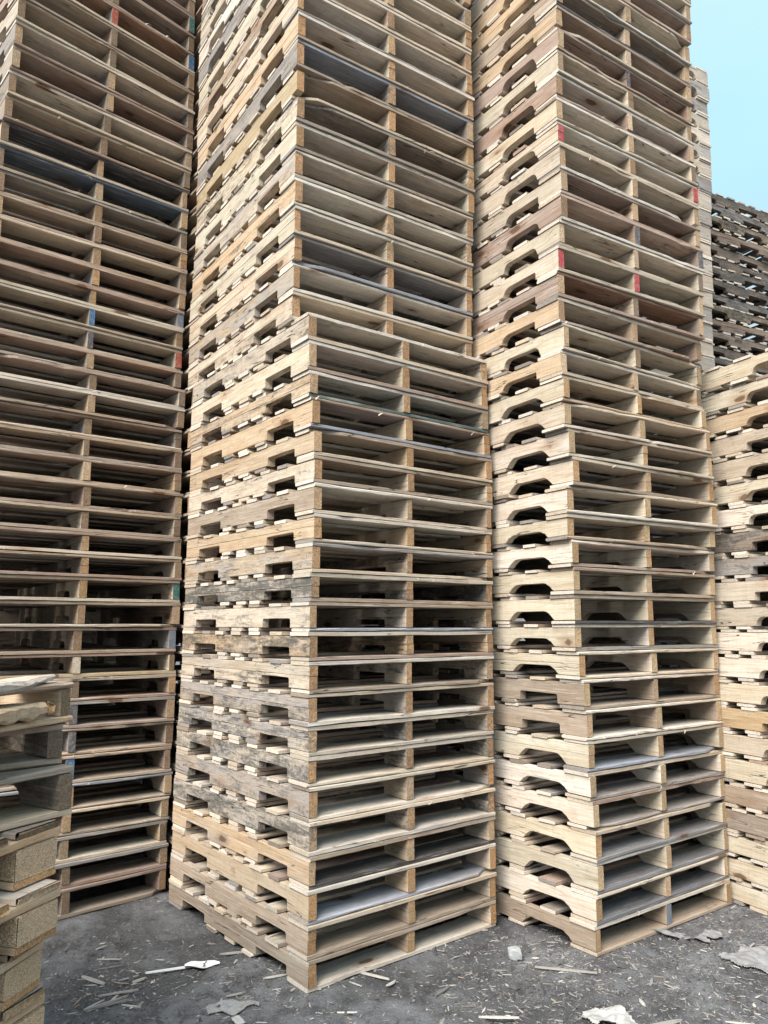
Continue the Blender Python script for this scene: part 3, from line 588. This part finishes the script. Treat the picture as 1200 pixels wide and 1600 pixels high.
# ---------------------------------------------------------------- the ground, one sheet out to the horizon
def axis(lo, hi, step, far):
    core = list(np.arange(lo, hi + 1e-6, step)); up = []; dn = []; d = step; v = hi
    while v < far: d *= 1.45; v += d; up.append(v)
    d = step; v = lo
    while v > -far: d *= 1.45; v -= d; dn.append(v)
    return dn[::-1] + core + up
gx = axis(-1.9, 2.3, .0105, 900); gy = axis(2.1, 4.3, .0105, 900)
def hsh(ix, iy, s):
    h = (ix * 374761393 + iy * 668265263 + s * 974711) & 0x7fffffff
    h = ((h ^ (h >> 13)) * 1274126177) & 0x7fffffff
    return ((h ^ (h >> 16)) & 0xffff) / 65535.0
X, Y = np.meshgrid(np.array(gx), np.array(gy))
def vnoise(X, Y, f, s):
    xi = np.floor(X * f).astype(np.int64); yi = np.floor(Y * f).astype(np.int64); xf = X * f - xi; yf = Y * f - yi
    u = xf * xf * (3 - 2 * xf); v = yf * yf * (3 - 2 * yf)
    def g(a, b):
        h = (a * 374761393 + b * 668265263 + s * 974711) & 0x7fffffff
        h = ((h ^ (h >> 13)) * 1274126177) & 0x7fffffff
        return ((h ^ (h >> 16)) & 0xffff) / 65535.0
    return (g(xi, yi) * (1 - u) + g(xi + 1, yi) * u) * (1 - v) + (g(xi, yi + 1) * (1 - u) + g(xi + 1, yi + 1) * u) * v
FEET = []
for key in 'ACDF':
    x, y, _, ya, _ = ROWS[key][0]; x, y, a = x / 1e3, y / 1e3, math.radians(ya / 10)
    FEET += [(x, y, x + PX * math.cos(a), y + PX * math.sin(a)), (x, y, x - PY * math.sin(a), y + PY * math.cos(a))]
def ground_h(X, Y):
    h = .030 * vnoise(X, Y, 1.1, 1) + .020 * vnoise(X, Y, 3.7, 2) + .020 * vnoise(X, Y, 9, 3) + .014 * vnoise(X, Y, 21, 4) + .007 * vnoise(X, Y, 47, 8)
    h = h - .060
    rid = np.maximum(0, vnoise(X, Y, 15, 5) - .55) * .030 * (vnoise(X, Y, 1.6, 6) > .40)
    h = h + rid; w = 0          # the dirt is packed up against the stacks' feet
    for (ax, ay, bx, by) in FEET:
        dx, dy = bx - ax, by - ay; q = np.clip(((X - ax) * dx + (Y - ay) * dy) / (dx * dx + dy * dy), 0, 1)
        d2 = (X - ax - q * dx) ** 2 + (Y - ay - q * dy) ** 2; w = np.maximum(w, np.exp(-d2 / .075 ** 2))
    h = h * (1 - w) + (-.004 + (h + .03) * .25) * w
    return np.minimum(h, -.0015)
Z = ground_h(X, Y)
far_ = (np.abs(X) > 6) | (Y > 9) | (Y < -3); Z[far_] = -.02
nx, ny = len(gx), len(gy)
me = bpy.data.meshes.new('ground')
V = np.stack([X, Y, Z], -1).reshape(-1, 3)
idx = np.arange(nx * ny).reshape(ny, nx)
F = np.stack([idx[:-1, :-1], idx[:-1, 1:], idx[1:, 1:], idx[1:, :-1]], -1).reshape(-1, 4)
me.from_pydata(V.tolist(), [], F.tolist()); me.materials.append(DIRT)
me.polygons.foreach_set('use_smooth', [True] * len(me.polygons))
g = link('ground', me); g['kind'] = 'structure'; g['label'] = 'dark grey dirt yard strewn with wood chips'
def gz(x, y): return float(ground_h(np.array([[x]]), np.array([[y]]))[0, 0])

# ---------------------------------------------------------------- litter
def density(x, y):
    d = .12 + .16 * min(1, max(0, (x + .2) / 1.2))
    for (cx, cy, rad, w) in ((.95, 3.15, .35, 1.6), (.55, 3.25, .3, 1.0), (1.5, 3.6, .35, 1.4), (-1.0, 3.1, .3, .8), (-.35, 3.2, .3, .7), (.6, 2.8, .3, 1.0), (1.1, 2.9, .4, .7)):
        q = ((x - cx) ** 2 + (y - cy) ** 2) / rad ** 2; d += w * math.exp(-q)
    return d
CH_COL = [((0.34, 0.33, 0.31), 5), ((0.25, 0.24, 0.23), 7), ((0.46, 0.44, 0.40), 1.0), ((0.12, 0.115, 0.11), 6), ((0.64, 0.62, 0.58), .25), ((0.30, 0.24, 0.18), 1)]
def sliver(buf, r, x, y, z, L, w, t, rz, tilt, col, bend=0):
    n = 4; V = []; pts = []
    ca, sa = math.cos(rz), math.sin(rz)
    for i in range(n + 1):
        s = i / n - .5; a = s * L; ww = w * (1 - abs(2 * s) ** 3 * r.uniform(.3, .9)) * .5; off = bend * L * (s * s)
        zz = z + a * tilt + t * .3 + bend * L * .25 * (.25 - s * s)
        for b, c in ((off - ww, 0), (off + ww, 0), (off + ww * .7, t), (off - ww * .6, t)):
            V.append((x + a * ca - b * sa, y + a * sa + b * ca, zz + c))
    F = []
    for i in range(n):
        for j in range(4):
            k = (j + 1) % 4; F.append((i * 4 + j, i * 4 + k, (i + 1) * 4 + k, (i + 1) * 4 + j))
    F += [(3, 2, 1, 0), tuple(n * 4 + j for j in range(4))]
    buf.add(V, F, [(0, 0, 0)] * len(V), col, (0, 0, 0))
cb = Buf(); r = random.Random(11); cnt = 0
while cnt < 15000:
    x = r.uniform(-1.9, 2.2); y = r.uniform(2.1, 4.3)
    if r.random() > density(x, y): continue
    L = min(.085, r.lognormvariate(-4.75, .75)); w = L * r.uniform(.06, .22) if r.random() < .8 else L * r.uniform(.3, .6)
    w = max(.0008, min(w, .011))
    sliver(cb, r, x, y, gz(x, y) + .0006, L, w, r.uniform(.0006, .002), r.uniform(0, 6.28), r.uniform(-.2, .2), vary(r, pick(r, CH_COL), .15), r.uniform(-.3, .3)); cnt += 1
o = link('wood_chips', cb.mesh('wood_chips', M_CHIP)); o['kind'] = 'stuff'; o['label'] = 'grey wood chips and slivers scattered over the dirt'

lb = Buf(); cnt = 0
while cnt < 7000:
    x = r.uniform(-1.9, 2.2); y = r.uniform(2.1, 4.3)
    if r.random() > density(x, y) * .8: continue
    s = min(.026, r.lognormvariate(-5.5, .7)); z = gz(x, y)
    P = []
    for (a, b, c) in ((1, 0, 0), (-1, 0, 0), (0, 1, 0), (0, -1, 0), (0, 0, .8), (0, 0, -.5)):
        q = s * r.uniform(.6, 1.3); P.append((x + a * q + r.uniform(-.2, .2) * s, y + b * q + r.uniform(-.2, .2) * s, z + c * q))
    lb.add(P, [(0, 2, 4), (2, 1, 4), (1, 3, 4), (3, 0, 4), (2, 0, 5), (1, 2, 5), (3, 1, 5), (0, 3, 5)], [(0, 0, 0)] * 6, (1, 1, 1), (0, 0, 0)); cnt += 1
o = link('dirt_crumbs', lb.mesh('dirt_crumbs', M_LUMP)); o['kind'] = 'stuff'; o['label'] = 'small crumbs of dark dirt on the ground'

def stick(name, x, y, L, w, t, rz, col, label, cat='stick', tilt=0.0, bend=0.0, group=None):
    b = Buf(); sliver(b, random.Random(int(L * 1e4)), 0, 0, 0, L, w, t, rz, tilt, col, bend)
    o = link(name, b.mesh(name, M_CHIP)); o.location = (x, y, max(gz(x, y), gz(x + L * .4 * math.cos(rz), y + L * .4 * math.sin(rz)), gz(x - L * .4 * math.cos(rz), y - L * .4 * math.sin(rz))) + .002)
    o['label'] = label; o['category'] = cat
    if group: o['group'] = group
    return o
G1, G2, G3 = (.30, .285, .26), (.46, .44, .40), (.20, .19, .175)
stick('wood_splinter', -.055, 3.20, .17, .011, .006, math.radians(-28), G2, 'Long pale splinter on the dirt in front of the central stack')
stick('wood_splinter', .03, 3.15, .06, .012, .005, math.radians(50), G2, 'Short pale splinter touching the long one before the central stack', bend=.3)
stick('wood_splinter', .72, 3.27, .24, .012, .006, math.radians(-16), G1, 'Long grey splinter left of the right stack corner', tilt=.02)
stick('wood_splinter', -1.12, 3.19, .13, .020, .005, math.radians(-30), G1, 'Broad grey splinter between the near left stack and the spoon')
stick('wood_splinter', -1.12, 3.36, .10, .010, .004, math.radians(2), G1, 'Flat grey stick, uppermost of the loose sticks left of the spoon')
stick('wood_splinter', -1.10, 3.30, .10, .006, .004, math.radians(25), G3, 'Thin dark stick just below the flat grey one')
stick('wood_splinter', -.985, 3.19, .08, .008, .004, math.radians(38), G1, 'Thin slanting stick below left of the white spoon')
stick('wood_splinter', -.945, 3.19, .06, .020, .004, math.radians(45), G1, 'Small square-ended bark chip below left of the white spoon')
stick('wood_splinter', -1.00, 2.99, .16, .009, .005, math.radians(42), G1, 'Longest stick of the loose bundle near the bottom left')
stick('wood_splinter', -1.04, 2.98, .09, .006, .004, math.radians(58), G2, 'Leftmost thin stick of the loose bundle near the bottom left')
stick('wood_splinter', -.97, 2.97, .13, .010, .005, math.radians(32), G3, 'Dark stick crossing the loose bundle near the bottom left')
stick('wood_splinter', -.90, 2.96, .075, .007, .004, math.radians(-12), G2, 'Short pale stick right of the loose bundle near the bottom left')
stick('wood_splinter', -.98, 3.06, .14, .010, .005, math.radians(22), G1, 'Grey stick lying above the loose bundle near the bottom left')
stick('wood_splinter', -.55, 3.08, .075, .010, .004, math.radians(28), G1, 'Stubby stick above the grey flattened bag')
stick('wood_splinter', -.62, 3.41, .12, .016, .005, math.radians(14), G1, 'Grey splinter lying just behind the white spoon')
stick('wood_splinter', .93, 2.99, .055, .014, .004, math.radians(-86), G2, 'Upright little board offcut in front of the right stack')
stick('wood_splinter', 1.22, 2.87, .085, .008, .004, math.radians(-12), G2, 'Pale matchstick-like sliver near the bottom right corner')
stick('wood_splinter', .40, 2.90, .14, .015, .004, math.radians(-2), G2, 'Wide pale splinter at the bottom edge below the stone')
stick('wood_splinter', .95, 2.835, .15, .018, .006, math.radians(18), G1, 'Brownish offcut at the bottom edge right of the white paper')
stick('wood_splinter', .22, 3.10, .10, .008, .005, math.radians(52), G3, 'Dark twig on bare dirt between the two front stacks')
stick('wood_splinter', .16, 3.45, .19, .006, .004, math.radians(-24), G1, 'Thin curved twig near the right foot of the central stack', bend=.25)
stick('wood_splinter', -.13, 2.93, .07, .008, .003, math.radians(2), (.6, .58, .54), 'Whitish sliver near the bottom edge below the central stack')
stick('wood_splinter', -.27, 3.08, .075, .014, .003, math.radians(-3), G2, 'Pale chip on bare dirt in front of the central corner')
stick('wood_splinter', -.42, 3.18, .09, .013, .004, math.radians(22), G2, 'Pale splinter beside the corner of the central stack')

def sheet(name, x, y, outline, mat, label, cat, hgt=.02, seed=1, rz=0, n=26, lift=.004):
    outline = [(a * .84, c * .84) for a, c in outline]
    n = int(n * 1.6)
    """a thin crumpled sheet: outline in metres, creased into ridges, with thickness"""
    r = random.Random(seed)
    xs = [p[0] for p in outline]; ys = [p[1] for p in outline]
    x0, x1, y0, y1 = min(xs), max(xs), min(ys), max(ys)
    def inside(px, py):
        c = False; j = len(outline) - 1
        for i in range(len(outline)):
            (ax, ay), (bx, by) = outline[i], outline[j]
            if (ay > py) != (by > py) and px < (bx - ax) * (py - ay) / (by - ay) + ax: c = not c
            j = i
        return c
    cr = [(r.uniform(0, 6.28), r.uniform(20, 75), r.uniform(0, 6.28), r.uniform(.3, 1)) for _ in range(7)]
    ids = {}; V = []; F = []
    ca, sa = math.cos(rz), math.sin(rz)
    m = n
    def vid(i, j):
        if (i, j) in ids: return ids[(i, j)]
        px = x0 + (x1 - x0) * i / m + r.uniform(-.18, .18) * (x1 - x0) / m; py = y0 + (y1 - y0) * j / m + r.uniform(-.18, .18) * (y1 - y0) / m
        h = (sum(w * abs(math.sin((px * math.cos(a) + py * math.sin(a)) * f + p)) for a, f, p, w in cr) / 4.0)
        wx, wy = x + px * ca - py * sa, y + px * sa + py * ca
        V.append((px * ca - py * sa, px * sa + py * ca, gz(wx, wy) + lift + hgt * h))
        ids[(i, j)] = len(V) - 1; return ids[(i, j)]
    for i in range(m):
        for j in range(m):
            if inside(x0 + (x1 - x0) * (i + .5) / m, y0 + (y1 - y0) * (j + .5) / m):
                F.append((vid(i, j), vid(i + 1, j), vid(i + 1, j + 1), vid(i, j + 1)))
    k = len(V); V2 = V + [(a, b, c - .0012) for a, b, c in V]
    F2 = F + [tuple(q + k for q in reversed(f)) for f in F]
    ed = {}
    for f in F:
        for a, b in zip(f, f[1:] + f[:1]): ed[(a, b)] = 1
    for (a, b) in ed:
        if (b, a) not in ed: F2.append((b, a, a + k, b + k))
    me = bpy.data.meshes.new(name); me.from_pydata(V2, [], F2); me.materials.append(mat)
    o = link(name, me); o.location = (x, y, 0); o['label'] = label; o['category'] = cat
    return o
sheet('plastic_wrap', 1.34, 3.53, [(-.21, .10), (-.17, .115), (-.08, .05), (.0, .02), (.06, .05), (.10, .12), (.17, .10), (.16, .03), (.10, -.02), (.05, .0), (.06, -.05), (.02, -.05), (-.01, -.02), (-.10, .01), (-.16, .05)], M_RAG, 'Twisted strip of pale plastic wrap at the foot of the right stack', 'plastic', .016, 3, 0, 30)
sheet('torn_sheet', 1.515, 3.34, [(-.17, .05), (-.06, .09), (.0, .16), (.10, .15), (.20, .12), (.22, -.02), (.12, -.06), (.0, -.17), (-.10, -.09), (-.14, -.01)], M_RAG, 'Crumpled grey sheet cut by the right edge of the photo', 'plastic sheet', .012, 5, 0, 30)
sheet('crumpled_paper', .76, 2.87, [(-.10, .01), (-.07, .07), (-.01, .10), (.03, .09), (.09, .085), (.10, .03), (.12, -.06), (.06, -.10), (.02, -.05), (-.01, -.02), (-.05, -.07), (-.07, -.03)], M_PAPER, 'Crumpled white paper at the bottom edge below the right stack', 'paper', .015, 8, 0, 26)
sheet('flattened_bag', -.55, 2.975, [(-.10, .03), (-.02, .055), (.06, .05), (.12, .03), (.12, .01), (.07, .0), (.03, -.05), (-.03, -.03), (-.08, -.06), (-.10, -.02)], M_RAG, 'Grey flattened bag pressed into the dirt near the bottom left', 'bag', .005, 12, 0, 24)
sheet('paper_scrap', -.505, 2.875, [(-.03, .02), (.0, .03), (.035, -.01), (.01, -.03), (-.02, -.01)], M_PAPER, 'Small grey-white scrap just below the flattened bag', 'paper', .006, 13, 0, 10)

# stone
b = Buf(); r = random.Random(5); V = []; n = 10
for i in range(7):
    th = PI * i / 6
    for j in range(n):
        ph = 2 * PI * j / n; q = .030 * (1 + r.uniform(-.18, .18))
        sx = max(-.027, min(.027, q * math.sin(th) * math.cos(ph) * 1.2)); sy = max(-.022, min(.022, q * math.sin(th) * math.sin(ph) * 1.1)); V.append((sx, sy, .028 + max(-.024, min(.024, q * math.cos(th) * 1.1))))
F = [(i * n + j, (i + 1) * n + j, (i + 1) * n + (j + 1) % n, i * n + (j + 1) % n) for i in range(6) for j in range(n)]
b.add(V, F, [(0, 0, 0)] * len(V), (1, 1, 1), (0, 0, 0))
o = link('stone', b.mesh('stone', M_STONE)); o.location = (.54, 3.40, gz(.54, 3.40) - .004); o['label'] = 'Pale square stone on the dirt between the two front stacks'; o['category'] = 'stone'

# white plastic spoon-like piece: a straight stem with a folded oval blade
sp = root('plastic_spoon', (-.80, 3.31, gz(-.80, 3.31) + .006), math.radians(20), 'White plastic spoon-like scrap with a straight stem on the dirt', 'plastic scrap')
b = Buf(); sliver(b, random.Random(1), 0, 0, 0, .30, .011, .006, 0, 0, (.8, .8, .8), 0); link('stem', b.mesh('stem', M_PLASTIC), sp)
b = Buf(); V = []; F = []
for i in range(15):
    s = i / 14; w = .034 * math.sin(PI * min(.98, max(.03, s))) ** .6
    for q in (-1, -.5, 0, .5, 1):
        V.append((.0 + s * .135, q * w - .008 - .028 * s, .008 + .008 * q * q + .003 * math.sin(s * 9)))
for i in range(14):
    for j in range(4): F.append((i * 5 + j, (i + 1) * 5 + j, (i + 1) * 5 + j + 1, i * 5 + j + 1))
k = len(V); V += [(a, c, e - .0015) for a, c, e in V]; F += [tuple(q + k for q in reversed(f)) for f in F]
b.add(V, F, [(0, 0, 0)] * len(V), (1, 1, 1), (0, 0, 0)); link('blade', b.mesh('blade', M_PLASTIC), sp)
